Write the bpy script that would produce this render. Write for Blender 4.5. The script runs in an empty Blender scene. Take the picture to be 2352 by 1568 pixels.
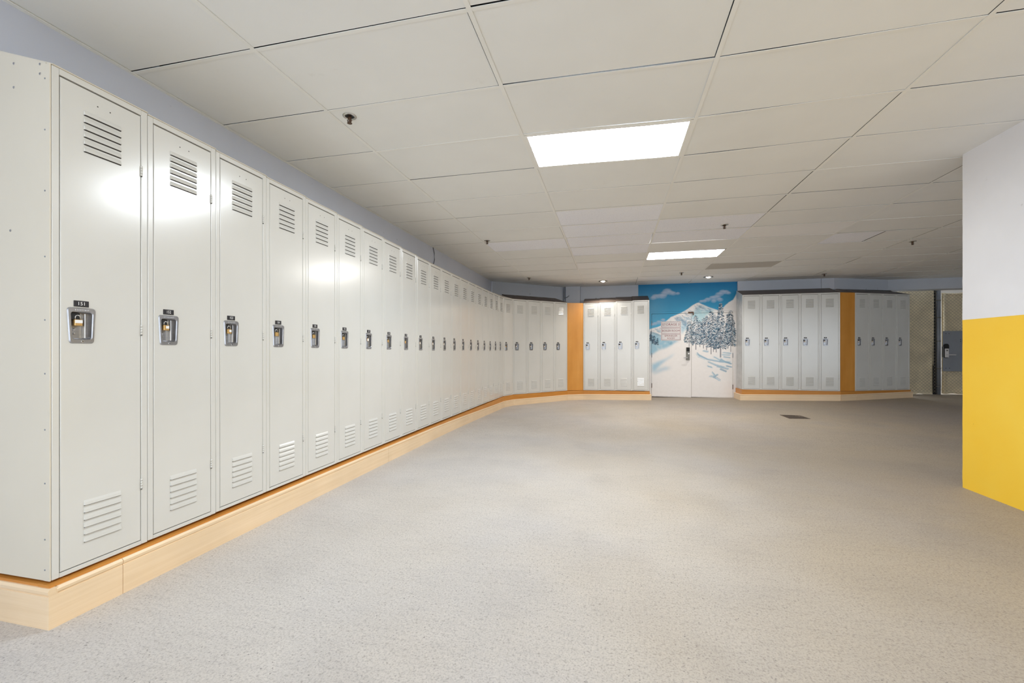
import bpy, math, random
import numpy as np
from mathutils import Vector

# ------------------------------------------------------------------ camera, world, exposure
scene = bpy.context.scene
CAM_H, YAW, FPX, HORIZON = 1.13, 0.2297, 989.0, 805.2
cam_data = bpy.data.cameras.new('camera')
cam_data.sensor_width = 36.0
cam_data.lens = 36.0 * FPX / 2352
cam_data.shift_y = (HORIZON - 784) / 2352
cam_data.clip_start = 0.05
cam = bpy.data.objects.new('camera', cam_data)
scene.collection.objects.link(cam)
cam.location = (0, 0, CAM_H)
cam.rotation_euler = (math.pi / 2, 0, YAW)
scene.camera = cam

scene.view_settings.view_transform = 'Standard'
scene.view_settings.look = 'None'
scene.view_settings.gamma = 1
scene.view_settings.use_curve_mapping = False
scene.view_settings.exposure = 0.73
try:
    scene.cycles.use_denoising = True
    scene.cycles.max_bounces = 10
    scene.cycles.diffuse_bounces = 8
    scene.cycles.caustics_reflective = False
    scene.cycles.caustics_refractive = False
    scene.cycles.sample_clamp_indirect = 4.0
except Exception:
    pass
world = bpy.data.worlds.new('world')
scene.world = world
world.use_nodes = True
bg = world.node_tree.nodes['Background']
bg.inputs[0].default_value = (0.82, 0.91, 1.0, 1)      # even sky fill through an open end added behind the camera for light
bg.inputs[1].default_value = 1.95
PANEL_EMIT = 24.0
HIDDEN_EMIT = 12.0

# ------------------------------------------------------------------ helpers
COL = scene.collection
def lin(r, g, b):
    f = lambda c: (c / 255) / 12.92 if c / 255 <= 0.04045 else ((c / 255 + 0.055) / 1.055) ** 2.4
    return (f(r), f(g), f(b), 1.0)

class NT:
    def __init__(s, name, rough=0.5, metal=0.0, spec=0.5):
        s.m = bpy.data.materials.new(name); s.m.use_nodes = True
        s.t = s.m.node_tree; s.b = s.t.nodes['Principled BSDF']
        s.b.inputs['Roughness'].default_value = rough
        s.b.inputs['Metallic'].default_value = metal
        s.b.inputs['Specular IOR Level'].default_value = spec
    def n(s, kind, **kw):
        x = s.t.nodes.new(kind)
        for k, v in kw.items():
            if k in x.inputs: x.inputs[k].default_value = v
            else: setattr(x, k, v)
        return x
    def link(s, a, b): s.t.links.new(a, b)
    def coords(s, scale=(1, 1, 1), kind='Object'):
        c = s.n('ShaderNodeTexCoord'); mp = s.n('ShaderNodeMapping'); mp.inputs['Scale'].default_value = scale
        s.link(c.outputs[kind], mp.inputs[0]); return mp.outputs[0]
    def noise(s, vec, scale, detail=3, rough=0.5):
        x = s.n('ShaderNodeTexNoise'); x.inputs['Scale'].default_value = scale
        x.inputs['Detail'].default_value = detail; x.inputs['Roughness'].default_value = rough
        s.link(vec, x.inputs['Vector']); return x.outputs['Fac']
    def ramp(s, fac, stops):
        x = s.n('ShaderNodeValToRGB'); e = x.color_ramp.elements
        while len(e) < len(stops): e.new(0.5)
        for el, (p, c) in zip(e, stops):
            el.position = p; el.color = c if len(c) == 4 else tuple(c) + (1,)
        s.link(fac, x.inputs[0]); return x.outputs[0]
    def remap(s, val, a, b):
        x = s.n('ShaderNodeMapRange'); s.link(val, x.inputs[0]); x.inputs[1].default_value = a; x.inputs[2].default_value = b
        return x.outputs[0]
    def mix(s, fac, a, b, mode='MIX'):
        x = s.n('ShaderNodeMix', data_type='RGBA', blend_type=mode)
        for sock, v in ((x.inputs[0], fac), (x.inputs[6], a), (x.inputs[7], b)):
            if hasattr(v, 'is_output'): s.link(v, sock)
            else: sock.default_value = v
        return x.outputs[2]
    def base(s, v):
        if hasattr(v, 'is_output'): s.link(v, s.b.inputs['Base Color'])
        else: s.b.inputs['Base Color'].default_value = v
        return s
    def bump(s, fac, strength, dist=0.002):
        x = s.n('ShaderNodeBump'); x.inputs['Strength'].default_value = strength; x.inputs['Distance'].default_value = dist
        s.link(fac, x.inputs['Height']); s.link(x.outputs[0], s.b.inputs['Normal']); return s

def plain(name, c, rough=0.5, metal=0.0, spec=0.5, var=0.06, scale=6.0):
    m = NT(name, rough, metal, spec)
    v = m.coords()
    f = m.noise(v, scale, 4)
    a = tuple(x * (1 - var) for x in c[:3]); b = tuple(min(1, x * (1 + var)) for x in c[:3])
    m.base(m.ramp(f, [(0.3, a), (0.7, b)]))
    return m.m

def emit(name, c, s):
    m = NT(name, 0.4)
    m.base((0.9, 0.9, 0.9, 1))
    m.b.inputs['Emission Color'].default_value = c
    m.b.inputs['Emission Strength'].default_value = s
    return m.m

# ------------------------------------------------------------------ materials
def mat_locker():
    m = NT('locker_enamel', 0.2, 0.0, 1.0)
    v = m.coords()
    f = m.noise(v, 2.2, 3)
    m.base(m.ramp(f, [(0.25, lin(213, 212, 207)), (0.75, lin(219, 218, 214))]))
    f2 = m.noise(m.coords((1, 1, 0.25)), 5.0, 2)
    m.bump(f2, 0.05, 0.004)
    return m.m
def mat_floor():
    m = NT('worn_concrete', 0.62, 0.0, 0.35)
    v = m.coords()
    big = m.noise(v, 0.42, 4, 0.55)
    cool = m.ramp(big, [(0.32, lin(196, 193, 193)), (0.50, lin(207, 202, 198)), (0.70, lin(200, 195, 192))])
    warm = m.ramp(big, [(0.32, lin(163, 155, 149)), (0.50, lin(169, 158, 145)), (0.62, lin(174, 161, 144)), (0.78, lin(164, 157, 151))])
    sx = m.n('ShaderNodeSeparateXYZ'); m.link(v, sx.inputs[0])
    wob = m.noise(v, 0.8, 3); ad = m.n('ShaderNodeMath', operation='MULTIPLY_ADD'); m.link(wob, ad.inputs[0]); ad.inputs[1].default_value = 2.4; m.link(sx.outputs[0], ad.inputs[2])
    c = m.mix(m.ramp(m.remap(ad.outputs[0], -1.2, 2.4), [(0.0, (0, 0, 0)), (1.0, (1, 1, 1))]), cool, warm)
    mid = m.noise(v, 2.3, 5, 0.6)
    c = m.mix(0.55, c, m.ramp(mid, [(0.3, (0.88, 0.88, 0.88)), (0.7, (1.0, 1.0, 1.0))]), 'MULTIPLY')
    fine = m.noise(v, 130, 3, 0.75)
    c = m.mix(0.9, c, m.ramp(fine, [(0.34, (0.62, 0.61, 0.61)), (0.46, (0.97, 0.97, 0.97)), (0.66, (1.10, 1.10, 1.09))]), 'MULTIPLY')
    grit = m.noise(v, 62, 2, 0.6)
    c = m.mix(0.75, c, m.ramp(grit, [(0.30, (0.74, 0.73, 0.72)), (0.42, (0.99, 0.99, 0.99)), (0.70, (1.08, 1.08, 1.07))]), 'MULTIPLY')
    blot = m.noise(v, 1.1, 5, 0.65)
    c = m.mix(0.5, c, m.ramp(blot, [(0.33, (0.86, 0.86, 0.87)), (0.46, (1, 1, 1)), (0.7, (1.04, 1.03, 1.0))]), 'MULTIPLY')
    st = m.noise(m.coords((4.0, 30.0, 1)), 1.0, 4, 0.7)
    c = m.mix(0.35, c, m.ramp(st, [(0.30, (0.80, 0.80, 0.82)), (0.5, (1, 1, 1))]), 'MULTIPLY')
    vo = m.n('ShaderNodeTexVoronoi'); vo.inputs['Scale'].default_value = 34; m.link(v, vo.inputs['Vector'])
    sp = m.noise(v, 9, 2)
    a = m.n('ShaderNodeMath', operation='MULTIPLY'); m.link(vo.outputs['Distance'], a.inputs[0])
    r = m.ramp(sp, [(0.40, (6, 6, 6)), (0.55, (1.0, 1.0, 1.0))]); m.link(r, a.inputs[1])
    c = m.mix(m.ramp(a.outputs[0], [(0.07, (0.75, 0.75, 0.75)), (0.12, (0, 0, 0))]), c, lin(92, 88, 86))
    m.base(c)
    m.bump(fine, 0.25, 0.003)
    return m.m
def mat_wood(name, dark, light, axis_scale, rough=0.4):
    m = NT(name, rough, 0.0, 0.4)
    f = m.noise(m.coords(axis_scale), 1.0, 6, 0.6)
    g = m.noise(m.coords(), 3.0, 3)
    c = m.ramp(f, [(0.3, dark), (0.7, light)])
    c = m.mix(0.35, c, m.ramp(g, [(0.3, (0.82, 0.82, 0.82)), (0.7, (1.05, 1.05, 1.05))]), 'MULTIPLY')
    m.base(c); return m.m
def mat_tile(name, a, b, perf=0.0):
    m = NT(name, 0.85, 0.0, 0.2)
    v = m.coords()
    f = m.noise(v, 0.9, 4, 0.6)
    c = m.ramp(f, [(0.3, a), (0.7, b)])
    st = m.noise(v, 7, 4, 0.7)
    c = m.mix(0.4, c, m.ramp(st, [(0.22, (0.84, 0.83, 0.81)), (0.34, (1, 1, 1))]), 'MULTIPLY')
    if perf:
        sp = m.noise(v, 60, 2, 0.6)
        c = m.mix(perf, c, m.ramp(sp, [(0.36, (0.62, 0.62, 0.62)), (0.46, (1, 1, 1))]), 'MULTIPLY')
    m.base(c); m.bump(m.noise(v, 120, 2), 0.08, 0.002)
    return m.m
def mat_painted_wall(name, c, dots=0.3):
    m = NT(name, 0.6, 0.0, 0.3)
    v = m.coords()
    f = m.noise(v, 1.4, 4)
    col = m.ramp(f, [(0.3, tuple(x * 0.93 for x in c[:3])), (0.7, c)])
    d = m.noise(v, 11, 2, 0.4)
    col = m.mix(dots, col, m.ramp(d, [(0.22, (0.25, 0.25, 0.27)), (0.27, (1, 1, 1))]), 'MULTIPLY')
    m.base(col); m.bump(m.noise(v, 28, 4), 0.12, 0.004)
    return m.m
def mat_two_tone():
    m = NT('two_tone_wall_paint', 0.5, 0.0, 0.3)
    v = m.coords()
    sep = m.n('ShaderNodeSeparateXYZ'); m.link(v, sep.inputs[0])
    gt = m.n('ShaderNodeMath', operation='GREATER_THAN'); m.link(sep.outputs[2], gt.inputs[0]); gt.inputs[1].default_value = 1.384
    f = m.noise(v, 2.0, 4)
    ye = m.ramp(f, [(0.3, lin(255, 206, 60)), (0.7, lin(255, 213, 76))])
    wh = m.ramp(f, [(0.3, lin(236, 236, 240)), (0.7, lin(243, 243, 247))])
    c = m.mix(gt.outputs[0], ye, wh)
    d = m.noise(v, 16, 3, 0.5)
    c = m.mix(0.35, c, m.ramp(d, [(0.22, (0.45, 0.42, 0.40)), (0.27, (1, 1, 1))]), 'MULTIPLY')
    m.base(c); m.bump(m.noise(v, 9, 5), 0.2, 0.006)
    return m.m

M = {}
M['locker'] = mat_locker()
M['side_panel'] = plain('cream_end_panel', lin(215, 207, 191), 0.32, 0, 0.4, 0.02, 2.0)
M['grey_panel'] = plain('scuffed_grey_panel', lin(196, 196, 196), 0.35, 0.1, 0.5, 0.12, 9.0)
M['slit'] = plain('dark_slit', (0.07, 0.065, 0.06, 1), 0.9)
M['dark'] = plain('black_void', (0.012, 0.012, 0.013, 1), 0.7)
M['steel'] = plain('cast_steel', (0.42, 0.42, 0.44, 1), 0.34, 0.9, 0.5, 0.12, 40)
M['bright_steel'] = plain('bright_steel', (0.72, 0.72, 0.73, 1), 0.22, 0.9)
M['brass'] = plain('brass', (0.78, 0.50, 0.20, 1), 0.34, 0.75, 0.5, 0.08, 50)
M['label'] = plain('white_label', lin(240, 240, 240), 0.5)
M['plate'] = plain('black_plate', lin(40, 38, 42), 0.4)
M['digit'] = plain('white_digit', lin(245, 245, 245), 0.5)
M['hood'] = plain('brown_hood_enamel', lin(92, 80, 72), 0.45, 0, 0.4)
M['floor'] = mat_floor()
M['plinth'] = mat_wood('pale_maple_board', lin(234, 206, 168), lin(244, 219, 186), (1.5, 1.5, 60))
M['orange'] = mat_wood('orange_stained_rail', lin(196, 128, 52), lin(216, 150, 72), (2, 2, 50))
M['panel'] = mat_wood('orange_stained_panel', lin(212, 142, 56), lin(226, 160, 76), (6, 6, 0.6), 0.3)
M['tile'] = mat_tile('aged_ceiling_tile', lin(232, 233, 232), lin(239, 240, 239))
M['tile_new'] = mat_tile('bluish_ceiling_tile', lin(240, 242, 252), lin(246, 248, 255), 0.25)
M['tile_mid'] = mat_tile('pale_ceiling_tile', lin(239, 239, 240), lin(244, 244, 245))
M['tile_grey'] = mat_tile('grey_ceiling_tile', lin(190, 187, 181), lin(196, 193, 187))
M['tee'] = plain('ceiling_tee_enamel', lin(238, 238, 235), 0.5, 0, 0.3, 0.03, 3)
M['wall_blue'] = mat_painted_wall('pale_blue_wall_paint', lin(206, 212, 228), 0.5)
M['wall_pale'] = mat_painted_wall('pale_grey_wall_paint', lin(200, 205, 215), 0.5)
M['wall_white'] = mat_painted_wall('white_wall_paint', lin(225, 225, 228), 0.2)
M['two_tone'] = mat_two_tone()
M['panel_light'] = emit('light_diffuser', (0.86, 0.935, 1.0, 1), PANEL_EMIT)
M['panel_light_warm'] = emit('light_diffuser_warm', (0.98, 0.955, 0.91, 1), PANEL_EMIT)
M['hidden_light'] = emit('light_diffuser_rear', (0.86, 0.935, 1.0, 1), HIDDEN_EMIT)
M['bulb'] = emit('bulb_glow', (1.0, 0.93, 0.82, 1), 25.0)
M['bronze'] = plain('tarnished_bronze', (0.12, 0.075, 0.05, 1), 0.4, 0.8)
M['chrome'] = plain('chrome_ring', (0.6, 0.6, 0.58, 1), 0.22, 0.95)
M['canvas'] = plain('tan_canvas', lin(240, 226, 196), 0.55, 0, 0.35, 0.14, 3.5)
M['wire'] = plain('dull_galvanised_wire', lin(150, 138, 112), 0.6, 0.0)
M['pole'] = plain('grey_painted_pipe', lin(134, 138, 146), 0.4, 0.2)
M['plate_grey'] = plain('grey_steel_plate', lin(142, 146, 154), 0.45, 0.15, 0.4, 0.08, 5)
M['sign_white'] = plain('sign_white', lin(226, 222, 222), 0.4)
M['sign_red'] = plain('sign_red', lin(142, 66, 72), 0.5)
M['grate'] = plain('rusty_iron', lin(98, 84, 72), 0.6, 0.4, 0.5, 0.25, 30)
M['lock_grey'] = plain('grey_lock_case', lin(128, 126, 120), 0.4, 0.4)
M['rust'] = plain('brown_rusty_metal', lin(104, 80, 66), 0.6, 0.3)
M['cable'] = plain('grey_cable', lin(96, 98, 106), 0.6)

# ------------------------------------------------------------------ mesh builder
class MB:
    def __init__(s): s.v = []; s.f = []; s.mi = []
    def face(s, pts, mi=0):
        b = len(s.v); s.v += [tuple(p) for p in pts]; s.f.append(tuple(range(b, b + len(pts)))); s.mi.append(mi); return s
    def box(s, x0, x1, y0, y1, z0, z1, mi=0, bev=0.0):
        if bev > 0:
            # chamfered box: 24 vertices
            b = bev; V = {}
            for ix, X in enumerate((x0, x1)):
                for iy, Y in enumerate((y0, y1)):
                    for iz, Z in enumerate((z0, z1)):
                        sx, sy, sz = (1 - 2 * ix), (1 - 2 * iy), (1 - 2 * iz)
                        V[(ix, iy, iz, 'x')] = (X, Y + sy * b, Z + sz * b)
                        V[(ix, iy, iz, 'y')] = (X + sx * b, Y, Z + sz * b)
                        V[(ix, iy, iz, 'z')] = (X + sx * b, Y + sy * b, Z)
            base = len(s.v); keys = list(V); idx = {k: base + i for i, k in enumerate(keys)}; s.v += [V[k] for k in keys]
            def q(*ks): s.f.append(tuple(idx[k] for k in ks)); s.mi.append(mi)
            for i in (0, 1):
                q((i, 0, 0, 'x'), (i, 1, 0, 'x'), (i, 1, 1, 'x'), (i, 0, 1, 'x'))
                q((0, i, 0, 'y'), (1, i, 0, 'y'), (1, i, 1, 'y'), (0, i, 1, 'y'))
                q((0, 0, i, 'z'), (1, 0, i, 'z'), (1, 1, i, 'z'), (0, 1, i, 'z'))
                for j in (0, 1):
                    q((i, j, 0, 'x'), (i, j, 1, 'x'), (i, j, 1, 'y'), (i, j, 0, 'y'))
                    q((i, 0, j, 'x'), (i, 1, j, 'x'), (i, 1, j, 'z'), (i, 0, j, 'z'))
                    q((0, i, j, 'y'), (1, i, j, 'y'), (1, i, j, 'z'), (0, i, j, 'z'))
                    for k in (0, 1):
                        q((i, j, k, 'x'), (i, j, k, 'y'), (i, j, k, 'z'))
            return s
        b = len(s.v)
        s.v += [(x0, y0, z0), (x1, y0, z0), (x1, y1, z0), (x0, y1, z0), (x0, y0, z1), (x1, y0, z1), (x1, y1, z1), (x0, y1, z1)]
        for q in ((0, 3, 2, 1), (4, 5, 6, 7), (0, 1, 5, 4), (1, 2, 6, 5), (2, 3, 7, 6), (3, 0, 4, 7)):
            s.f.append(tuple(b + i for i in q)); s.mi.append(mi)
        return s
    def tube(s, pts, r, n=8, mi=0, cap=True):
        pts = [Vector(p) for p in pts]; rings = []
        for i, p in enumerate(pts):
            d = (pts[min(i + 1, len(pts) - 1)] - pts[max(i - 1, 0)]).normalized()
            a = d.cross(Vector((0, 0, 1)))
            if a.length < 1e-3: a = d.cross(Vector((0, 1, 0)))
            a.normalize(); c = d.cross(a); rr = r[i] if isinstance(r, (list, tuple)) else r
            b = len(s.v)
            s.v += [tuple(p + rr * (math.cos(2 * math.pi * k / n) * a + math.sin(2 * math.pi * k / n) * c)) for k in range(n)]
            rings.append(b)
        for b0, b1 in zip(rings, rings[1:]):
            for k in range(n):
                s.f.append((b0 + k, b0 + (k + 1) % n, b1 + (k + 1) % n, b1 + k)); s.mi.append(mi)
        if cap:
            s.f.append(tuple(rings[0] + k for k in range(n))[::-1]); s.mi.append(mi)
            s.f.append(tuple(rings[-1] + k for k in range(n))); s.mi.append(mi)
        return s
    def lathe(s, prof, c=(0, 0, 0), n=20, mi=0, axis='z'):
        b = len(s.v)
        for r, h in prof:
            for k in range(n):
                a = 2 * math.pi * k / n
                p = (r * math.cos(a), r * math.sin(a), h) if axis == 'z' else (r * math.cos(a), h, r * math.sin(a))
                s.v.append((c[0] + p[0], c[1] + p[1], c[2] + p[2]))
        for i in range(len(prof) - 1):
            for k in range(n):
                s.f.append((b + i * n + k, b + i * n + (k + 1) % n, b + (i + 1) * n + (k + 1) % n, b + (i + 1) * n + k)); s.mi.append(mi)
        return s
    def prism(s, poly, y0, y1, mi=0):
        """poly of (x,z) extruded along y"""
        n = len(poly); b = len(s.v)
        s.v += [(x, y0, z) for x, z in poly] + [(x, y1, z) for x, z in poly]
        s.f.append(tuple(range(b, b + n))); s.mi.append(mi)
        s.f.append(tuple(range(b + n, b + 2 * n))[::-1]); s.mi.append(mi)
        for i in range(n):
            j = (i + 1) % n
            s.f.append((b + i, b + n + i, b + n + j, b + j)); s.mi.append(mi)
        return s
    def loops(s, L, mi=0, closed=True):
        """skin between consecutive rings of equal length"""
        b = len(s.v); n = len(L[0])
        for l in L: s.v += [tuple(p) for p in l]
        for i in range(len(L) - 1):
            for k in range(n if closed else n - 1):
                j = (k + 1) % n
                s.f.append((b + i * n + k, b + i * n + j, b + (i + 1) * n + j, b + (i + 1) * n + k)); s.mi.append(mi)
        return s
    def add_mesh(s, verts, faces, mi=0):
        b = len(s.v); s.v += [tuple(v) for v in verts]
        for f in faces: s.f.append(tuple(b + i for i in f)); s.mi.append(mi)
        return s
    def mesh(s, name, mats, smooth=False):
        me = bpy.data.meshes.new(name)
        me.from_pydata(s.v, [], s.f)
        for m in mats: me.materials.append(m)
        me.polygons.foreach_set('material_index', s.mi)
        me.polygons.foreach_set('use_smooth', [smooth] * len(s.f))
        me.update()
        import bmesh
        bm = bmesh.new(); bm.from_mesh(me); bmesh.ops.recalc_face_normals(bm, faces=bm.faces); bm.to_mesh(me); bm.free()
        return me
    def build(s, name, mats, parent=None, smooth=False):
        if not isinstance(mats, (list, tuple)): mats = [mats]
        o = bpy.data.objects.new(name, s.mesh(name, mats, smooth)); COL.objects.link(o)
        if parent is not None: o.parent = parent
        return o

def tag(o, label, cat, group=None):
    o['label'] = label; o['category'] = cat
    if group: o['group'] = group
    return o
def thing(name, label, cat, loc=(0, 0, 0), rz=0.0, group=None):
    o = bpy.data.objects.new(name, None); COL.objects.link(o)
    o.empty_display_size = 0.1; o.location = loc; o.rotation_euler = (0, 0, rz)
    return tag(o, label, cat, group)
def struct(o): o['kind'] = 'structure'; return o

def text_verts(body, size, spacing=1.0):
    cu = bpy.data.curves.new('lettering', 'FONT'); cu.body = body; cu.size = size
    cu.align_x = 'CENTER'; cu.align_y = 'CENTER'; cu.space_character = spacing; cu.offset = 0.0
    cu.resolution_u = 3
    ob = bpy.data.objects.new('lettering', cu)
    COL.objects.link(ob)
    me = bpy.data.meshes.new_from_object(ob.evaluated_get(bpy.context.evaluated_depsgraph_get()))
    V = [tuple(v.co) for v in me.vertices]; F = [tuple(p.vertices) for p in me.polygons]
    bpy.data.objects.remove(ob); bpy.data.curves.remove(cu); bpy.data.meshes.remove(me)
    return V, F

def ordinal(k):
    return ['first', 'second', 'third', 'fourth', 'fifth', 'sixth', 'seventh', 'eighth', 'ninth', 'tenth', 'eleventh', 'twelfth',
            'thirteenth', 'fourteenth', 'fifteenth', 'sixteenth', 'seventeenth', 'eighteenth', 'nineteenth', 'twentieth'][k]

def smooth01(x, a, b):
    t = min(1, max(0, (x - a) / (b - a))); return t * t * (3 - 2 * t)
def floor_z(u, v):
    return smooth01(v, 5.0, 9.6) * (-0.025 + 0.019 * max(-2.6, min(7.5, u)))
CEIL = CAM_H + 1.618
def sag(u, v):
    return -0.024 * math.exp(-((u - 0.556) / 0.75) ** 2 - ((v - 3.2) / 1.4) ** 2)

# ------------------------------------------------------------------ floor
mb = MB()
us = np.arange(-3.4, 11.81, 0.2); vs = np.arange(-3.4, 15.01, 0.2)
mb.v = [(float(u), float(v), floor_z(u, v)) for v in vs for u in us]
nu = len(us)
for j in range(len(vs) - 1):
    for i in range(nu - 1):
        a = j * nu + i; mb.f.append((a, a + 1, a + nu + 1, a + nu)); mb.mi.append(0)
struct(mb.build('floor', M['floor'], smooth=True))

# ------------------------------------------------------------------ ceiling: tiles, tee grid, lay-in lights
GX, GY, TU, TV = -1.8824, 1.9462, 1.2192, 0.6096
rnd = random.Random(4)
LIGHT_CELLS = {(1, 2): 'front', (2, 9): 'back'}
HIDDEN_CELLS = [(1, -4), (7, 18), (6, 18)]  # unseen panels added behind the camera and the fence for fill light
NEW = {(1, 5), (1, 6), (1, 7), (0, 7), (2, 6), (2, 7), (1, 8)}
MID = {(3, 7), (1, 10), (3, 13), (2, 13)}
HALF_NEW = {(4, 8)}
mb = MB()
I0, I1, J0, J1 = -1, 11, -9, 20
def cz(u, v, d=0.0): return CEIL + sag(u, v) + d
for i in range(I0, I1):
    for j in range(J0, J1):
        if (i, j) in LIGHT_CELLS or (i, j) in HIDDEN_CELLS: continue
        u0, u1 = GX + i * TU, GX + (i + 1) * TU
        v0, v1 = GY + j * TV, GY + (j + 1) * TV
        gap = rnd.choice([0.0, 0.002, 0.004, 0.004, 0.006, 0.009])
        gu = rnd.choice([0.0, 0.0, 0.003, 0.005])
        mi = 1 if (i, j) in NEW else 2 if (i, j) in MID else 3 if (i, j) == (3, 11) else 0
        def quad(a0, a1, b0, b1, mi):
            g2 = gap * rnd.uniform(0.3, 1.0)
            x0, x1 = (a0 + 0.002, a1 - 0.0115 - gu) if gu else (a0, a1)
            y00, y01 = b1 - 0.0115 - gap, b1 - 0.0115 - g2
            z = 0.004
            P = [(x0, b0), (x1, b0), (x1, y01), (x0, y00)]
            mb.face([(p[0], p[1], cz(*p, z)) for p in P], mi)
            mb.face([(P[3][0], P[3][1], cz(*P[3], z)), (P[2][0], P[2][1], cz(*P[2], z)), (P[2][0], P[2][1], cz(*P[2], z + 0.012)), (P[3][0], P[3][1], cz(*P[3], z + 0.012))], mi)
        if (i, j) in HALF_NEW:
            um = u0 + 0.62
            quad(u0, um, v0, v1, 1); quad(um, u1, v0, v1, 0)
        else:
            quad(u0, u1, v0, v1, mi)
# the dark void above the tiles
mb.face([(GX + I0 * TU, GY + J0 * TV, CEIL + 0.16), (GX + I1 * TU, GY + J0 * TV, CEIL + 0.16), (GX + I1 * TU, GY + J1 * TV, CEIL + 0.16), (GX + I0 * TU, GY + J1 * TV, CEIL + 0.16)], 4)
_x0, _x1, _y0, _y1 = GX + I0 * TU, GX + I1 * TU, GY + J0 * TV, GY + J1 * TV
for a, b in (((_x0, _y0), (_x1, _y0)), ((_x1, _y0), (_x1, _y1)), ((_x1, _y1), (_x0, _y1)), ((_x0, _y1), (_x0, _y0))):
    mb.face([(a[0], a[1], CEIL), (b[0], b[1], CEIL), (b[0], b[1], CEIL + 0.16), (a[0], a[1], CEIL + 0.16)], 4)
ceiling = struct(mb.build('ceiling', [M['tile'], M['tile_new'], M['tile_mid'], M['tile_grey'], M['dark']]))
mb = MB()
def strip(p0, p1, w, z, n):
    d = (Vector(p1) - Vector(p0)); L = d.length; d /= L; q = Vector((-d.y, d.x)) * w / 2
    rings = []
    for k in range(n + 1):
        p = Vector(p0) + d * (L * k / n)
        a, b = p - q, p + q
        zz = cz(p.x, p.y, z)
        rings.append([(a.x, a.y, zz), (b.x, b.y, zz), (b.x, b.y, zz + 0.003), (a.x, a.y, zz + 0.003)])
    mb.loops(rings)
for i in range(I0, I1 + 1):
    strip((GX + i * TU, GY + J0 * TV), (GX + i * TU, GY + J1 * TV), 0.024, -0.001, 90)
for j in range(J0, J1 + 1):
    strip((GX + I0 * TU, GY + j * TV), (GX + I1 * TU, GY + j * TV), 0.022, 0.0005, 60)
mb.build('tee_grid', M['tee'], ceiling)
# wall angle along the left wall
mb = MB(); mb.box(-2.742, -2.718, -3.4, 9.7, CEIL - 0.002, CEIL + 0.001); mb.build('wall_angle', M['tee'], ceiling)

def ceiling_light(i, j, label, mat):
    u0, v0 = GX + i * TU, GY + j * TV
    t = thing('ceiling_light', label, 'ceiling light', (u0 + TU / 2, v0 + TV / 2, CEIL), 0, 'recessed panel lights in the ceiling grid')
    a, b = TU / 2 - 0.012, TV / 2 - 0.011
    zc = lambda x, y, d: sag(u0 + TU / 2 + x, v0 + TV / 2 + y) + d
    m = MB()
    N = 8
    for (x0, x1, y0, y1) in ((-a, a, -b, -b + 0.022), (-a, a, b - 0.022, b), (-a, -a + 0.022, -b, b), (a - 0.022, a, -b, b)):
        for k in range(N):
            if x1 - x0 > y1 - y0: xs = (x0 + (x1 - x0) * k / N, x0 + (x1 - x0) * (k + 1) / N); ys = (y0, y1)
            else: xs = (x0, x1); ys = (y0 + (y1 - y0) * k / N, y0 + (y1 - y0) * (k + 1) / N)
            P = [(xs[0], ys[0]), (xs[1], ys[0]), (xs[1], ys[1]), (xs[0], ys[1])]
            m.loops([[(p[0], p[1], zc(*p, -0.001)) for p in P], [(p[0], p[1], zc(*p, 0.012)) for p in P]])
            m.face([(p[0], p[1], zc(*p, -0.001)) for p in P])
    m.build('frame', M['tee'], t)
    m = MB(); N = 6
    for k in range(N):
        xs = (-a + 0.02 + (2 * a - 0.04) * k / N, -a + 0.02 + (2 * a - 0.04) * (k + 1) / N)
        P = [(xs[0], -b + 0.02), (xs[1], -b + 0.02), (xs[1], b - 0.02), (xs[0], b - 0.02)]
        m.face([(p[0], p[1], zc(*p, 0.003)) for p in P])
    m.build('diffuser', mat, t)
    return t
ceiling_light(1, 2, 'large bright recessed light panel in the ceiling nearest the camera', M['panel_light'])
ceiling_light(2, 9, 'smaller-looking bright light panel further back, above the mural doors', M['panel_light_warm'])
for n, (i, j) in enumerate(HIDDEN_CELLS):
    ceiling_light(i, j, ['recessed light panel behind the camera', 'recessed light panel in the space behind the chain-link fence', 'second light panel behind the chain-link fence'][n], M['hidden_light'])

# ------------------------------------------------------------------ walls
def wall(name, pts, z0, z1, mat, thick=0.12, side=1):
    """polyline of (u,v); thickness to the left (side=1) of travel"""
    m = MB(); P = [Vector(p) for p in pts]
    back = []
    for i, p in enumerate(P):
        ns = []
        if i: d = (P[i] - P[i - 1]).normalized(); ns.append(Vector((-d.y, d.x)))
        if i < len(P) - 1: d = (P[i + 1] - P[i]).normalized(); ns.append(Vector((-d.y, d.x)))
        q = sum(ns, Vector((0, 0))).normalized(); k = 1 / max(0.3, q.dot(ns[0])); back.append(p + q * thick * side * k)
    rings = []
    for a, b in zip(P, back):
        rings.append([(a.x, a.y, z0), (a.x, a.y, z1), (b.x, b.y, z1), (b.x, b.y, z0)])
    m.loops(rings); m.face(rings[0]); m.face(rings[-1])
    return struct(m.build(name, mat))
ZB, ZT = -0.15, CEIL + 0.15
wall('wall_left', [(-2.742, -3.4), (-2.742, 9.66)], ZB, ZT, M['wall_blue'])
wall('wall_corner', [(-2.742, 9.665), (-1.165, 11.07)], ZB, ZT, M['wall_pale'])
mb = MB(); mb.box(-1.16, -0.80, 10.94, 11.3, ZB, ZT); struct(mb.build('wall_column', M['wall_pale']))
wall('wall_back', [(-0.798, 11.055), (0.614, 11.055)], ZB, ZT, M['wall_pale'])
wall('wall_back_right', [(2.846, 11.0), (4.56, 11.0)], ZB, ZT, M['wall_pale'])
SOF = 2.51
wall('trim_1', [(4.563, 10.99), (4.81, 10.99), (6.126, 11.54), (7.5, 11.515), (11.5, 11.44)], SOF, ZT, M['wall_pale'], 0.30)
wall('wall_behind_lockers', [(4.80, 11.12), (6.30, 11.74)], ZB, SOF + 0.2, M['wall_pale'])
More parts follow.
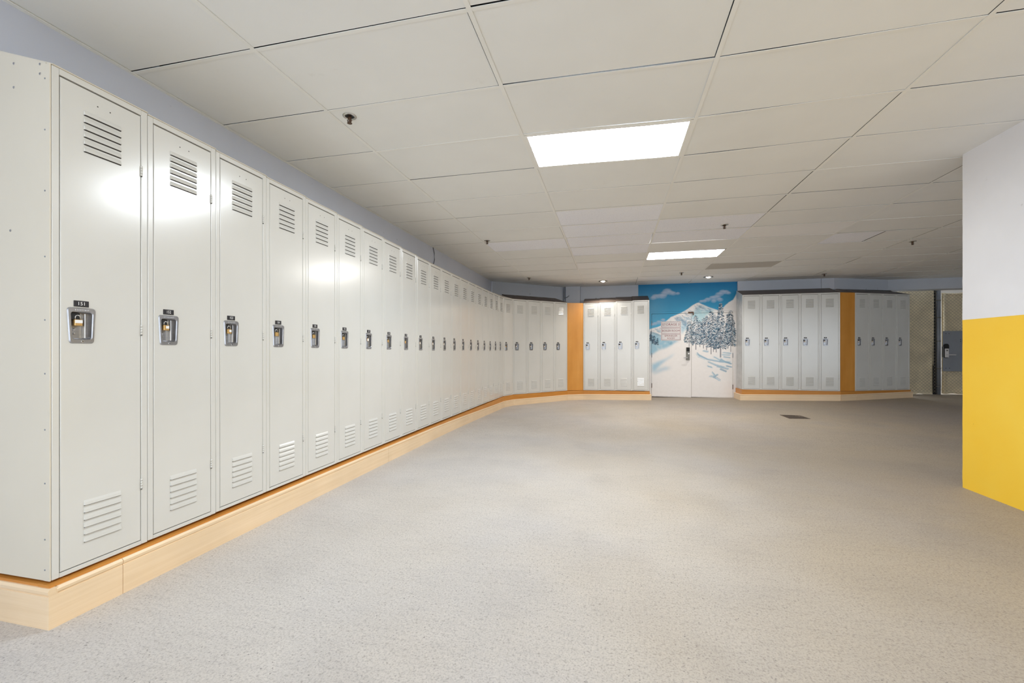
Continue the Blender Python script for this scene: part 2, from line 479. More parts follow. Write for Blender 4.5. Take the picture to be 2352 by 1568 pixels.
wall('wall_far', [(4.5, 13.9), (11.6, 13.9)], ZB, ZT, M['wall_white'])
wall('wall_far_side', [(11.6, 14.0), (11.6, -3.4)], ZB, ZT, M['wall_pale'])
# two-tone yellow and white wall on the right, slightly ragged at its end
mb = MB()
r2 = random.Random(2)
zs = np.linspace(-0.02, ZT, 60)
edge = [2.826 + r2.uniform(-0.003, 0.003) for _ in zs]
L = [[(2.82, -3.4, float(z)), (2.82, 4.318, float(z)), (e, 4.33 + (e - 2.826), float(z)), (3.16, 4.33, float(z)), (3.16, -3.4, float(z))] for z, e in zip(zs, edge)]
mb.loops(L); mb.face(L[-1]); mb.face(L[0])
struct(mb.build('wall_right', M['two_tone']))

# ------------------------------------------------------------------ mural painted over the end wall and its double doors
MURAL_SHAPES = {'ridge_left':[(0.758,1.588),(0.925,1.673),(1.07,1.709),(1.132,1.736),(1.204,1.8),(1.296,1.874),(1.378,1.948),(1.48,1.989),(1.601,2.041),(1.742,2.123),(1.862,2.217),(1.941,2.263),(2.006,2.282),(2.07,2.243),(2.179,2.188),(2.277,2.143),(2.394,2.104),(2.433,2.092),(2.511,2.106),(2.549,2.158),(2.598,2.21),(2.665,2.271),(2.761,2.331),(2.8,2.403),(2.833,2.475),(2.866,2.526),(2.952,2.524),(2.952,-0.411),(0.758,-0.488)],'face_shade':[(1.842,2.004),(1.882,2.067),(1.961,2.15),(2.021,2.17),(2.1,2.105),(2.228,2.113),(2.375,2.088),(2.277,2.038),(2.179,1.944),(2.11,1.829),(2.06,1.787),(1.931,1.789),(1.862,1.833)],'far_face':[(1.961,2.172),(2.011,2.213),(2.08,2.222),(2.198,2.166),(2.336,2.11),(2.228,2.102),(2.1,2.115)],'rock1':[(1.459,1.925),(1.54,1.934),(1.631,1.901),(1.712,1.856),(1.752,1.802),(1.742,1.728),(1.712,1.685),(1.671,1.707),(1.661,1.793),(1.601,1.847),(1.48,1.882)],'rock2':[(1.48,1.957),(1.581,1.934),(1.631,1.911),(1.54,1.924)],'rock3':[(1.661,2.071),(1.712,2.049),(1.762,1.984),(1.742,1.974),(1.692,2.028)],'valley_shade':[(1.601,1.794),(1.742,1.706),(1.742,1.653),(1.671,1.6),(1.621,1.515),(1.581,1.687)],'valley':[(0.884,1.543),(0.987,1.553),(1.101,1.508),(1.173,1.454),(1.255,1.377),(1.48,1.376),(1.581,1.381),(1.459,1.323),(1.378,1.258),(1.255,1.194),(1.101,1.151),(0.946,1.042),(0.884,1.02)],'valley_dark':[(1.194,1.389),(1.378,1.344),(1.51,1.371),(1.419,1.333),(1.368,1.269),(1.337,1.323)],'slopeblue':[(0.936,1.597),(1.06,1.552),(1.163,1.497),(1.163,1.465),(1.049,1.509),(0.946,1.553)],'slopeblue2':[(0.998,1.683),(1.07,1.639),(1.153,1.595),(1.153,1.562),(1.07,1.606),(1.008,1.65)],'fg1':[(0.936,0.798),(1.111,0.875),(1.255,0.93),(1.368,1.001),(1.469,1.076),(1.388,0.984),(1.276,0.909),(1.173,0.821),(1.07,0.712),(1.008,0.63),(0.936,0.597)],'fg2':[(1.008,0.636),(1.101,0.696),(1.245,0.741),(1.378,0.726),(1.317,0.677),(1.194,0.643),(1.049,0.582),(0.946,0.559)]}
MURAL_STREAKS = [[(1.961,1.071),(2.011,0.997),(2.159,0.934)],[(1.991,1.04),(2.198,0.924),(2.472,0.872),(2.665,0.847)],[(2.336,0.987),(2.472,0.904),(2.704,0.821)],[(2.218,0.86),(2.375,0.787),(2.549,0.736)],[(2.208,0.765),(2.296,0.739)],[(2.472,0.693),(2.598,0.637)],[(2.414,0.767),(2.646,0.706)],[(2.491,0.925),(2.569,0.873),(2.694,0.853)],[(2.607,0.768),(2.713,0.743)],[(2.257,0.527),(2.336,0.513),(2.394,0.482),(2.472,0.425)],[(2.316,0.618),(2.365,0.545)],[(2.345,0.513),(2.414,0.566)],[(2.53,1.03),(2.694,1.02)],[(2.549,0.988),(2.684,0.968)],[(2.549,1.083),(2.713,1.062)],[(2.11,1.125),(2.208,1.104)]]
MURAL_CLOUDS = [(1.286,2.576,0.073),(1.225,2.524,0.063),(1.347,2.542,0.063),(1.122,2.462,0.063),(1.018,2.454,0.063),(1.429,2.518,0.052),(1.53,2.515,0.037),(1.194,2.46,0.063),(0.967,2.423,0.052),(2.53,2.516,0.058),(2.462,2.465,0.063),(2.607,2.513,0.052),(2.394,2.394,0.063),(2.306,2.386,0.052),(2.208,2.346,0.052),(2.129,2.316,0.042),(2.472,2.339,0.052),(2.336,2.311,0.047),(2.06,2.307,0.037),(2.665,2.491,0.037),(1.101,1.823,0.052),(1.194,1.876,0.042),(1.008,1.792,0.042),(0.946,1.771,0.032)]
MURAL_TREES = [(1.792,1.839,1.231,0.1),(1.872,1.779,1.257,0.04),(1.941,1.965,1.161,0.095),(2.031,1.841,1.225,0.074),(2.11,1.893,1.193,0.069),(2.179,1.955,1.15,0.083),(2.277,2.064,1.055,0.093),(2.331,2.015,1.108,0.068),(2.389,1.94,1.097,0.078),(2.486,2.238,0.982,0.136),(2.646,1.988,1.192,0.067),(2.708,2.06,1.108,0.096),(2.752,1.84,1.275,0.057),(0.915,1.597,1.368,0.031),(0.987,1.488,1.292,0.042),(1.06,1.422,1.281,0.023)]

U0, U1, RES = 0.60, 2.86, 0.005
H_, W_ = int(2.76 / RES) + 1, int((U1 - U0) / RES) + 1
gu_, gz_ = np.meshgrid(U0 + RES * np.arange(W_), RES * np.arange(H_))
def L3(r, g, b): return np.array(lin(r, g, b)[:3])
def inside(poly):
    m = np.zeros(gu_.shape, bool); n = len(poly)
    for i in range(n):
        x0, y0 = poly[i]; x1, y1 = poly[(i + 1) % n]
        if y0 == y1: continue
        c = ((y0 > gz_) != (y1 > gz_)) & (gu_ < (x1 - x0) * (gz_ - y0) / (y1 - y0) + x0); m ^= c
    return m
def blur(a, k):
    for _ in range(2):
        for ax in (0, 1):
            p = [(0, 0)] * a.ndim; p[ax] = (k, k)
            q = np.pad(a, p, mode='edge'); c = np.cumsum(q, axis=ax); z = np.zeros_like(np.take(c, [0], axis=ax))
            c = np.concatenate([z, c], axis=ax); n = a.shape[ax]
            a = (np.take(c, range(2 * k + 1, 2 * k + 1 + n), axis=ax) - np.take(c, range(0, n), axis=ax)) / (2 * k + 1)
    return a
rs = np.random.RandomState(3)
def vnoise(k): return blur(rs.rand(*gu_.shape), k) 
def nrm(a): return (a - a.min()) / (a.max() - a.min())
n_big, n_mid, n_fine = nrm(vnoise(40)), nrm(vnoise(12)), nrm(vnoise(3))
def paint(img, mask, col, a=1.0):
    w = (mask * a)[..., None]; return img * (1 - w) + col * w
t = np.clip((gz_ - 1.75) / 1.0, 0, 1)[..., None]
sky = L3(66, 176, 220) * (1 - t) + L3(0, 122, 178) * t
sky = paint(sky, np.clip((1.35 - gu_) / 0.7, 0, 1) * np.clip((2.55 - gz_) / 0.35, 0, 1), L3(124, 190, 220), 0.45)
sky = paint(sky, np.clip((n_mid - 0.55) * 4, 0, 1), L3(40, 142, 188), 0.35)
for (x, z, r) in MURAL_CLOUDS:
    d = ((gu_ - x) / (r * 1.5)) ** 2 + ((gz_ - z) / r) ** 2
    d = d + (n_fine - 0.5) * 0.6
    sky = paint(sky, np.clip(1.15 - d, 0, 1) ** 0.8, L3(176, 196, 222), 0.55)
    sky = paint(sky, np.clip(0.8 - ((gu_ - x) / (r * 1.4)) ** 2 - ((gz_ - z - r * 0.35) / (r * 0.6)) ** 2, 0, 1), L3(208, 214, 230), 0.45)
img = sky
snow = L3(248, 244, 242)
rm = blur(inside(MURAL_SHAPES['ridge_left']).astype(float), 1)
img = paint(img, rm, snow)
img = paint(img, rm * np.clip((n_big - 0.55) * 3, 0, 1), L3(232, 218, 212), 0.5)
def shape(key, col, a=1.0, soft=3, tex=0.0):
    global img
    m = blur(inside(MURAL_SHAPES[key]).astype(float), soft)
    if tex: m = m * np.clip(1 - tex + tex * 2 * n_fine, 0, 1)
    img = paint(img, m, col, a)
shape('face_shade', L3(166, 206, 216), 0.9, 6, 0.5)
shape('far_face', L3(196, 216, 224), 0.8, 4, 0.6)
shape('rock1', L3(104, 146, 178), 0.9, 4, 1.0); shape('rock2', L3(96, 136, 170), 0.8, 2, 0.8); shape('rock3', L3(120, 150, 176), 0.8, 3, 1.0)
shape('valley_shade', L3(168, 204, 222), 0.8, 6, 0.4)
shape('valley', L3(148, 196, 218), 0.9, 5, 0.5); shape('valley_dark', L3(98, 160, 192), 0.8, 4, 0.8)
shape('slopeblue', L3(120, 166, 190), 0.8, 2, 0.4); shape('slopeblue2', L3(160, 190, 206), 0.8, 2, 0.4)
shape('fg1', L3(172, 208, 228), 0.95, 6, 0.35); shape('fg2', L3(188, 212, 228), 0.8, 7, 0.3)
img = paint(img, np.clip((gu_ - 1.95) / 0.5, 0, 1) * np.clip(1 - np.abs(gz_ - 0.95) / 0.35, 0, 1) * np.clip(n_mid * 1.6 - 0.4, 0, 1), L3(184, 214, 226), 0.75)
def seg(p, q, w):
    px, pz = p; qx, qz = q
    x0, x1 = min(px, qx) - w, max(px, qx) + w; z0, z1 = min(pz, qz) - w, max(pz, qz) + w
    i0, i1 = max(0, int((x0 - U0) / RES)), min(W_, int((x1 - U0) / RES) + 2)
    j0, j1 = max(0, int(z0 / RES)), min(H_, int(z1 / RES) + 2)
    if i0 >= i1 or j0 >= j1: return None
    X, Z = gu_[j0:j1, i0:i1], gz_[j0:j1, i0:i1]
    dx, dz = qx - px, qz - pz; L2 = dx * dx + dz * dz + 1e-9
    tt = np.clip(((X - px) * dx + (Z - pz) * dz) / L2, 0, 1)
    d = np.hypot(X - px - tt * dx, Z - pz - tt * dz)
    return (slice(j0, j1), slice(i0, i1)), np.clip(1.3 - d / w, 0, 1)
def stroke(p, q, w, col, a=1.0):
    s = seg(p, q, w)
    if s: 
        sl, m = s; img[sl] = img[sl] * (1 - (m * a)[..., None]) + col * (m * a)[..., None]
rt0 = random.Random(5)
for line in MURAL_STREAKS:
    for rep in range(7):
        ox, oz = rt0.uniform(-0.02, 0.02), rt0.uniform(-0.018, 0.018)
        for p, q in zip(line, line[1:]): stroke((p[0] + ox, p[1] + oz), (q[0] + ox, q[1] + oz), rt0.uniform(0.005, 0.014), rt0.choice([L3(140, 178, 202), L3(172, 204, 222), L3(120, 160, 186), L3(190, 214, 228)]), 0.42)
rt = random.Random(8)
ridge = inside(MURAL_SHAPES['ridge_left'])
for (bx, bz, sx_, sz_, n, ang) in ((1.72, 1.93, 0.20, 0.13, 70, -0.7), (1.55, 1.80, 0.16, 0.12, 50, -0.6), (2.02, 2.18, 0.16, 0.10, 46, -0.6), (2.20, 2.12, 0.16, 0.06, 30, -0.45), (1.10, 1.66, 0.18, 0.08, 34, -0.5), (1.85, 1.62, 0.10, 0.14, 30, -0.9)):
    for _ in range(n):
        x, z = rt.gauss(bx, sx_ * 0.5), rt.gauss(bz, sz_ * 0.5); L = rt.uniform(0.02, 0.07)
        j, i = int(z / RES), int((x - U0) / RES)
        if 0 <= j < H_ and 0 <= i < W_ and ridge[j, i] and ridge[min(H_ - 1, j + 6), i]:
            stroke((x, z), (x + L, z + L * math.tan(ang) * rt.uniform(0.5, 1.1)), rt.uniform(0.004, 0.010), rt.choice([L3(120, 158, 186), L3(150, 186, 208), L3(176, 204, 218), L3(96, 130, 160)]), rt.uniform(0.3, 0.7))
DK = [L3(44, 74, 96), L3(62, 98, 122), L3(30, 54, 74), L3(84, 122, 146)]
for (x, ztip, zbase, hw) in sorted(MURAL_TREES, key=lambda a: a[3]):
    h = ztip - zbase; small = hw < 0.05 and x < 1.2
    stroke((x, ztip - h * 0.4), (x, zbase), 0.016 if hw > 0.12 else 0.010, L3(122, 122, 132), 0.95)
    zf = zbase + h * (0.16 if not small else 0.0)
    z = ztip
    while z > zf:
        f = (ztip - z) / (ztip - zf); w = hw * (0.08 + 0.92 * f ** 0.8)
        for _ in range(3 + int(w / 0.0135)):
            dx = rt.uniform(-1, 1) * w; L = rt.uniform(0.012, 0.035) * (1 if not small else 0.5); s = 1 if dx >= 0 else -1
            p = (x + dx, z + rt.uniform(-0.012, 0.012)); q = (p[0] + s * L, p[1] - L * rt.uniform(0.3, 0.9))
            stroke(p, q, rt.uniform(0.007, 0.012), rt.choice(DK), 0.9)
            if rt.random() < 0.40 and not small:
                stroke((p[0], p[1] + 0.011), (q[0], q[1] + 0.011), rt.uniform(0.005, 0.009), L3(232, 234, 236), 0.9)
        z -= 0.019
img = np.clip(img * (0.97 + 0.06 * (n_fine[..., None] - 0.5)), 0, 1)
# scuffed, soiled lower edges of the doors
img = paint(img, np.clip((0.05 - gz_) / 0.05, 0, 1) * np.clip(n_fine * 2 - 0.7, 0, 1), L3(120, 110, 104), 0.5)
m_ = NT('mural_paint', 0.42, 0, 0.35)
at = m_.n('ShaderNodeVertexColor'); at.layer_name = 'paint'
m_.base(at.outputs[0]); M['mural'] = m_.m
def mural_sheet(name, rects, y, thick, parent=None, edges=True):
    m = MB(); uv = []
    for (u0, u1, z0, z1) in rects:
        nx, nz = max(1, round((u1 - u0) / 0.0065)), max(1, round((z1 - z0) / 0.0065))
        b = len(m.v)
        for j in range(nz + 1):
            for i in range(nx + 1): m.v.append((u0 + (u1 - u0) * i / nx, y, z0 + (z1 - z0) * j / nz))
        for j in range(nz):
            for i in range(nx):
                a = b + j * (nx + 1) + i; m.f.append((a, a + 1, a + nx + 2, a + nx + 1)); m.mi.append(0)
        if edges:
            for P in ([(u0, z0), (u1, z0)], [(u1, z0), (u1, z1)], [(u1, z1), (u0, z1)], [(u0, z1), (u0, z0)]):
                (a0, c0), (a1, c1) = P
                m.face([(a0, y, c0), (a1, y, c1), (a1, y + thick, c1), (a0, y + thick, c0)])
            m.face([(u0, y + thick, z0), (u1, y + thick, z0), (u1, y + thick, z1), (u0, y + thick, z1)])
    o = m.build(name, M['mural'], parent)
    me = o.data; co = np.zeros(len(me.vertices) * 3); me.vertices.foreach_get('co', co); co = co.reshape(-1, 3)
    ii = np.clip(((co[:, 0] - U0) / RES).round().astype(int), 0, W_ - 1); jj = np.clip((co[:, 2] / RES).round().astype(int), 0, H_ - 1)
    c = np.ones((len(co), 4), np.float32); c[:, :3] = img[jj, ii]
    ca = me.color_attributes.new('paint', 'FLOAT_COLOR', 'POINT'); ca.data.foreach_set('color', c.ravel())
    return o
DL, DM, DR, DT = 0.932, 1.840, 2.748, 2.028
VB = 11.05
struct(mural_sheet('wall_mural', [(0.615, 2.845, 2.075, CEIL + 0.005), (0.615, 0.885, -0.05, 2.075), (2.795, 2.845, -0.05, 2.075)], VB, 0.10))
fr = struct(mural_sheet('trim_2', [(0.885, 0.926, -0.03, 2.072), (2.754, 2.795, -0.01, 2.072), (0.926, 2.754, DT + 0.006, 2.072)], VB - 0.012, 0.10))
mb = MB(); mb.box(0.90, 2.78, VB + 0.05, VB + 0.07, -0.06, 2.05); struct(mb.build('wall_dark_reveal', M['dark']))
d1 = struct(mural_sheet('door_1', [(DL, DM - 0.003, 0.012, DT)], VB - 0.004, 0.045))
d2 = struct(mural_sheet('door_2', [(DM + 0.003, DR, 0.022, DT)], VB - 0.004, 0.045))
for d, x in ((d1, DL - 0.002), (d2, DR + 0.002)):
    for z in (0.28, 1.02, 1.80):
        m = MB(); m.tube([(x, VB - 0.014, z - 0.055), (x, VB - 0.014, z + 0.055)], 0.008, 10); m.build('hinge', M['rust'] if z < 0.5 else M['pole'], d)
# lock set on the left leaf
m = MB(); m.box(1.722, 1.800, VB - 0.034, VB - 0.004, 0.905, 1.212, 0, 0.004); lk = m.build('lock_case', M['lock_grey'], d1)
m = MB(); m.box(1.726, 1.797, VB - 0.042, VB - 0.0345, 1.115, 1.205, 0, 0.003); m.build('keypad_cover', M['dark'], lk)
m = MB(); m.lathe([(0.0, -0.012), (0.017, -0.012), (0.02, -0.006), (0.02, 0.0)], (1.772, VB - 0.034, 1.06), 16, 0, 'y'); m.build('lock_cylinder', M['bright_steel'], lk)
m = MB(); m.tube([(1.765, VB - 0.034, 0.966), (1.765, VB - 0.075, 0.966), (1.74, VB - 0.082, 0.966), (1.655, VB - 0.080, 0.960)], 0.009, 10); m.build('lever', M['steel'], lk)
# door coordinator bracket over the meeting edge
m = MB(); m.box(1.765, 1.885, VB - 0.05, VB - 0.013, 2.035, 2.062, 0, 0.004); m.box(1.868, 1.888, VB - 0.05, VB - 0.013, 1.985, 2.035, 0, 0.003); m.build('latch_bracket', M['rust'], fr)

# sign board on the left leaf
sg = thing('door_sign', 'white three-line board lettered STORAGE 3, BOILER ROOM, SPRINKLER ROOM on the left mural door', 'sign', (1.3745, VB - 0.0045, 1.61))
W2, H2 = 0.231, 0.232
m = MB(); m.box(-W2, W2, -0.006, 0, -H2, H2, 0, 0.001); m.build('board', M['sign_white'], sg)
def plaque(zc, h, lines):
    m = MB(); w = 0.217; t = 0.0055; y0, y1 = -0.0085, -0.0058
    m.box(-w, w, y0, y1, zc + h - t, zc + h); m.box(-w, w, y0, y1, zc - h, zc - h + t)
    m.box(-w, -w + t, y0, y1, zc - h + t, zc + h - t); m.box(w - t, w, y0, y1, zc - h + t, zc + h - t)
    for body, dz, size, wid in lines:
        V, F = text_verts(body, size); mx = max(abs(v[0]) for v in V); k = wid / mx
        m.add_mesh([(v[0] * k, y0, zc + dz + v[1]) for v in V], F)
    m.build('lettering', M['sign_red'], sg)
plaque(0.153, 0.067, [('STORAGE 3', 0, 0.078, 0.196)])
plaque(0.002, 0.067, [('BOILER ROOM', 0, 0.064, 0.200)])
plaque(-0.150, 0.067, [('SPRINKLER', 0.028, 0.054, 0.150), ('ROOM', -0.030, 0.054, 0.082)])

# ------------------------------------------------------------------ skirting boards and orange rails under the lockers
MAIN_P, MAIN_N, MAIN_Y0 = 0.3756, 20, 1.289
PTS_L = [(-2.24, MAIN_Y0), (-2.24, 8.801), (-2.12, 9.155), (-1.05, 10.27), (-0.683, 10.4), (0.825, 10.4)]
PTS_R = [(2.81, 10.5), (4.71, 10.5), (5.05, 10.63), (6.385, 11.254)]
def offset_line(pts, o):
    """shift towards the viewer (right of travel)"""
    P = [Vector(p) for p in pts]; out = []
    for i, p in enumerate(P):
        ns = []
        if i: d = (P[i] - P[i - 1]).normalized(); ns.append(Vector((d.y, -d.x)))
        if i < len(P) - 1: d = (P[i + 1] - P[i]).normalized(); ns.append(Vector((d.y, -d.x)))
        q = sum(ns, Vector((0, 0))).normalized(); out.append(p + q * (o / q.dot(ns[0])))
    return out
def sweep(m, pts, prof, cut=()):
    """prof: (outward, z) points; z may be a function of (u,v)"""
    rows = []
    lines = [offset_line(pts, o) for o, _ in prof]
    for k in range(len(pts)):
        base = pts[k]
        row = []
        for (o, z), ln in zip(prof, lines):
            zz = z(base[0], base[1]) if callable(z) else z
            row.append((ln[k].x, ln[k].y, zz))
        rows.append(row)
    m.loops(rows); m.face(rows[0]); m.face(rows[-1][::-1])
def dense(pts, breaks=()):
    return pts
def board_h(u, v): return 0.164 - 0.030 * smooth01(v, 2.0, 9.0)
def bprof(o=0.022):
    top = lambda d: (lambda u, v: floor_z(u, v) + board_h(u, v) - d)
    bot = lambda u, v: floor_z(u, v) - 0.002
    return [(o, bot), (o, top(0.031)), (o - 0.0035, top(0.029)), (o - 0.0035, top(0.026)), (o + 0.002, top(0.021)), (o + 0.003, top(0.010)), (o - 0.004, top(0.0)), (o - 0.030, top(0.0)), (o - 0.030, bot)]
G = 0.0012
def boards(name, segs):
    m = MB()
    for s in segs: sweep(m, s, bprof())
    return struct(m.build(name, M['plinth']))
def sub(a, b, n):
    return [(a[0] + (b[0] - a[0]) * k / n, a[1] + (b[1] - a[1]) * k / n) for k in range(n + 1)]
run = [(-2.24, 1.292), (-2.24, 1.538), (-2.24, 3.976), (-2.24, 6.435), (-2.24, 8.2), (-2.24, 8.801)]
segs = []
for a, b in zip(run, run[1:]):
    segs.append(sub((a[0], a[1] + G), (b[0], b[1] - G), 6))
# return at the near end of the long row, running to the left wall
boards('baseboard_left', segs + [sub((-2.74, MAIN_Y0 - 0.0), (-2.2175, MAIN_Y0 - 0.0), 1)])
boards('baseboard_corner', [sub((-2.24, 8.803), (-2.121, 9.153), 1), sub((-2.119, 9.156), (-1.051, 10.269), 3), sub((-1.049, 10.2703), (-0.684, 10.3997), 1)])
boards('baseboard_back', [sub((-0.682, 10.4), (0.868, 10.4), 3), sub((0.848, 10.40), (0.848, 11.03), 1)])
boards('baseboard_right', [sub((2.785, 11.0), (2.785, 10.50), 1), sub((2.765, 10.5), (4.71, 10.5), 3), sub((4.712, 10.5007), (5.048, 10.629), 1), sub((5.052, 10.631), (6.44, 11.280), 3), [(6.42, 11.275), (6.18, 11.72)]])
def rail(name, pts, zb0, zb1, o=0.010):
    m = MB(); n = len(pts) - 1
    tot = sum((Vector(b) - Vector(a)).length for a, b in zip(pts, pts[1:]))
    acc = [0]
    for a, b in zip(pts, pts[1:]): acc.append(acc[-1] + (Vector(b) - Vector(a)).length)
    zz = [zb0 + (zb1 - zb0) * t / tot for t in acc]
    lo = offset_line(pts, o); li = offset_line(pts, -0.05); rows = []
    for k, p in enumerate(pts):
        f = floor_z(*p) + 0.02
        rows.append([(lo[k].x, lo[k].y, f), (lo[k].x, lo[k].y, zz[k] - 0.004), (li[k].x, li[k].y, zz[k] - 0.0005), (li[k].x, li[k].y, f)])
    m.loops(rows); m.face(rows[0]); m.face(rows[-1][::-1])
    return struct(m.build(name, M['orange']))
rail('trim_3', sub((-2.24, MAIN_Y0 - 0.0135), (-2.24, 8.801), 4), 0.1785, 0.171, 0.012)
rail('trim_4', [(-2.24, 8.801), (-2.12, 9.155), (-1.05, 10.27), (-0.683, 10.4), (0.835, 10.4)], 0.171, 0.195)
rail('trim_5', [(2.7955, 10.5), (4.71, 10.5), (5.05, 10.63), (6.40, 11.261)], 0.270, 0.270)
rail('trim_7', [(2.807, 10.99), (2.807, 10.493)], 0.270, 0.270)
rail('trim_6', [(-2.74, MAIN_Y0), (-2.2285, MAIN_Y0)], 0.1785, 0.1785, 0.012)

# ------------------------------------------------------------------ lockers
LW, LH, LD = 0.3756, 2.12, 0.46
def rounded(x0, x1, xb0, xb1, z0, z1, r, n=4):
    """rounded trapezoid loop, bottom edge xb0..xb1, top edge x0..x1"""
    C = [(xb0 + r, z0 + r, math.pi, 1.5 * math.pi), (xb1 - r, z0 + r, 1.5 * math.pi, 2 * math.pi), (x1 - r, z1 - r, 0, 0.5 * math.pi), (x0 + r, z1 - r, 0.5 * math.pi, math.pi)]
    out = []
    for cx, czz, a0, a1 in C:
        for k in range(n + 1):
            a = a0 + (a1 - a0) * k / n; out.append((cx + r * math.cos(a), czz + r * math.sin(a)))
    return out
HX0, HX1, HZ0, HZ1 = 0.058, 0.146, 0.985, 1.122
def build_locker_meshes():
    P = {}
    m = MB(); g = 0.0009
    m.box(g, 0.026, 0, 0.03, 0, LH, 0, 0.0022); m.box(LW - 0.030, LW - g, 0, 0.03, 0, LH, 0, 0.0022)
    m.box(0.0262, LW - 0.0302, 0.0005, 0.03, LH - 0.026, LH, 0, 0.001); m.box(0.0262, LW - 0.0302, 0.0005, 0.03, 0, 0.018, 0, 0.001)
    m.box(g, 0.003, 0.03, LD, 0, LH); m.box(LW - 0.003, LW - g, 0.03, LD, 0, LH); m.box(0.003, LW - 0.003, LD - 0.004, LD, 0, LH)
    m.box(0.003, LW - 0.003, 0.03, LD - 0.004, LH - 0.004, LH); m.box(0.003, LW - 0.003, 0.03, LD - 0.004, 0, 0.004)
    m.box(0.026, LW - 0.030, 0.024, 0.028, 0.018, LH - 0.026, 1)
    P['frame'] = m.mesh('frame', [M['locker'], M['slit']])
    # door with the hole for the lock recess, returned edges, louvres, screw holes
    m = MB(); x0, x1, z0, z1, y = 0.0290, LW - 0.0325, 0.0215, LH - 0.0325, 0.0006
    r = 0.0022
    O = [(x0 + r, z0 + r), (x1 - r, z0 + r), (x1 - r, z1 - r), (x0 + r, z1 - r)]
    I = [(HX0, HZ0), (HX1, HZ0), (HX1, HZ1), (HX0, HZ1)]
    E_ = [(x0, z0), (x1, z0), (x1, z1), (x0, z1)]
    m.loops([[(x, y, z) for x, z in I], [(x, y, z) for x, z in O], [(x, y + r, z) for x, z in E_], [(x, y + 0.018, z) for x, z in E_]])
    for zt in (0.113, 1.813):
        for k in range(6):
            zb = zt + k * 0.0318; a, b = 0.110, 0.257; d = 0.0075; h = 0.021
            B = [(a + 0.003, y - d, zb), (b - 0.003, y - d, zb)]; B2 = [(a, y - 0.0002, zb), (b, y - 0.0002, zb)]
            Tm = [(a + 0.002, y - d * 0.55, zb + h * 0.55), (b - 0.002, y - d * 0.55, zb + h * 0.55)]
            T_ = [(a + 0.001, y - 0.0002, zb + h), (b - 0.001, y - 0.0002, zb + h)]
            m.face([B[0], B[1], Tm[1], Tm[0]]); m.face([Tm[0], Tm[1], T_[1], T_[0]])
            m.face([B2[0], B[0], Tm[0], T_[0]]); m.face([B2[1], T_[1], Tm[1], B[1]])
            m.face([B2[0], B2[1], B[1], B[0]], 1)
            m.box(a + 0.001, b - 0.001, y - 0.0012, y - 0.0001, zb - 0.0030, zb, 1)
    for xx in (0.163, 0.212):
        m.lathe([(0.0, -0.0006), (0.0028, -0.0006), (0.0028, 0)], (xx, y, 2.035), 8, 1, 'y')
    P['door'] = m.mesh('door', [M['locker'], M['slit']])
    # pressed steel lock recess
    m = MB()
    A = rounded(0.0505, 0.1545, 0.0575, 0.1485, 0.976, 1.1305, 0.012)
    A2 = rounded(0.0535, 0.1515, 0.0605, 0.1455, 0.979, 1.1275, 0.011)
    B = rounded(0.0615, 0.1435, 0.0660, 0.1400, 0.9930, 1.1130, 0.010)
    B2 = rounded(0.0640, 0.1410, 0.0685, 0.1375, 0.9955, 1.1105, 0.009)
    C = rounded(0.0650, 0.1400, 0.0690, 0.1370, 0.9985, 1.1085, 0.006)
    rows = [[(x, 0.0005, z) for x, z in A], [(x, -0.0045, z) for x, z in A2], [(x, -0.0045, z) for x, z in B], [(x, -0.0015, z) for x, z in B2], [(x, 0.020, z) for x, z in C]]
    m.loops(rows); m.face(rows[-1])
    m.box(0.1170, 0.1205, 0.004, 0.020, 0.999, 1.106, 1, 0.001)                       # vertical rib of the finger pull
    m.box(0.0665, 0.1000, 0.006, 0.0198, 1.080, 1.108, 2)                             # black hasp block
    for zz, rr in ((1.018, 0.0045), (1.036, 0.0065)):
        m.lathe([(0.0, -0.003), (rr * 0.6, -0.003), (rr, 0.0)], (0.087, 0.0198, zz), 12, 1, 'y')
    m.lathe([(0.0025, -0.0065), (0.005, -0.0065), (0.006, -0.0045)], (0.103, 0, 0.9855), 14, 1, 'y')
    for k in range(9):                                                                 # raised pressing along the top lip
        m.box(0.0775 + k * 0.0058, 0.0815 + k * 0.0058, -0.0056, -0.0045, 1.1175 + 0.0008 * (k % 3), 1.1235 - 0.0006 * (k % 2), 1, 0.0004)
    P['lock_recess'] = m.mesh('lock_recess', [M['steel'], M['bright_steel'], M['dark']], False)
    m = MB(); xh = LW - 0.0312
    for k in range(4): m.tube([(xh, -0.0025, 0.0125 * k + 0.0006), (xh, -0.0025, 0.0125 * k + 0.0119)], 0.0042, 8, 0)
    m.box(xh - 0.0005, xh + 0.0065, -0.0012, 0.0004, 0.0, 0.05, 0)
    m.tube([(xh, -0.0025, -0.003), (xh, -0.0025, 0.0)], 0.0032, 8, 1)
    P['hinge'] = m.mesh('hinge', [M['locker'], M['dark']], True)
    for nm, mm in (('hood', M['hood']), ('hood_cream', M['side_panel'])):
        m = MB(); z = LH + 0.0005
        a = [(0.0008, -0.003, z), (0.0008, LD, z), (0.0008, LD, z + 0.155), (0.0008, -0.003, z + 0.004)]
        b = [(LW - 0.0008,) + p[1:] for p in a]
        m.loops([a, b]); m.face(a); m.face(b)
        P[nm] = m.mesh('sloped_hood', [mm])
    # padlock: body + shackle + paper label
    m = MB(); m.box(-0.014, 0.014, -0.007, 0.007, -0.0135, 0.0135, 0, 0.0015); P['pad_body'] = m.mesh('body', [M['brass']])
    m = MB()
    arc = [(-0.009, 0, 0.0132), (-0.009, 0, 0.022)] + [(-0.009 * math.cos(a), 0, 0.022 + 0.010 * math.sin(a)) for a in np.linspace(0.3, math.pi - 0.3, 7)] + [(0.009, 0, 0.022), (0.009, 0, 0.0132)]
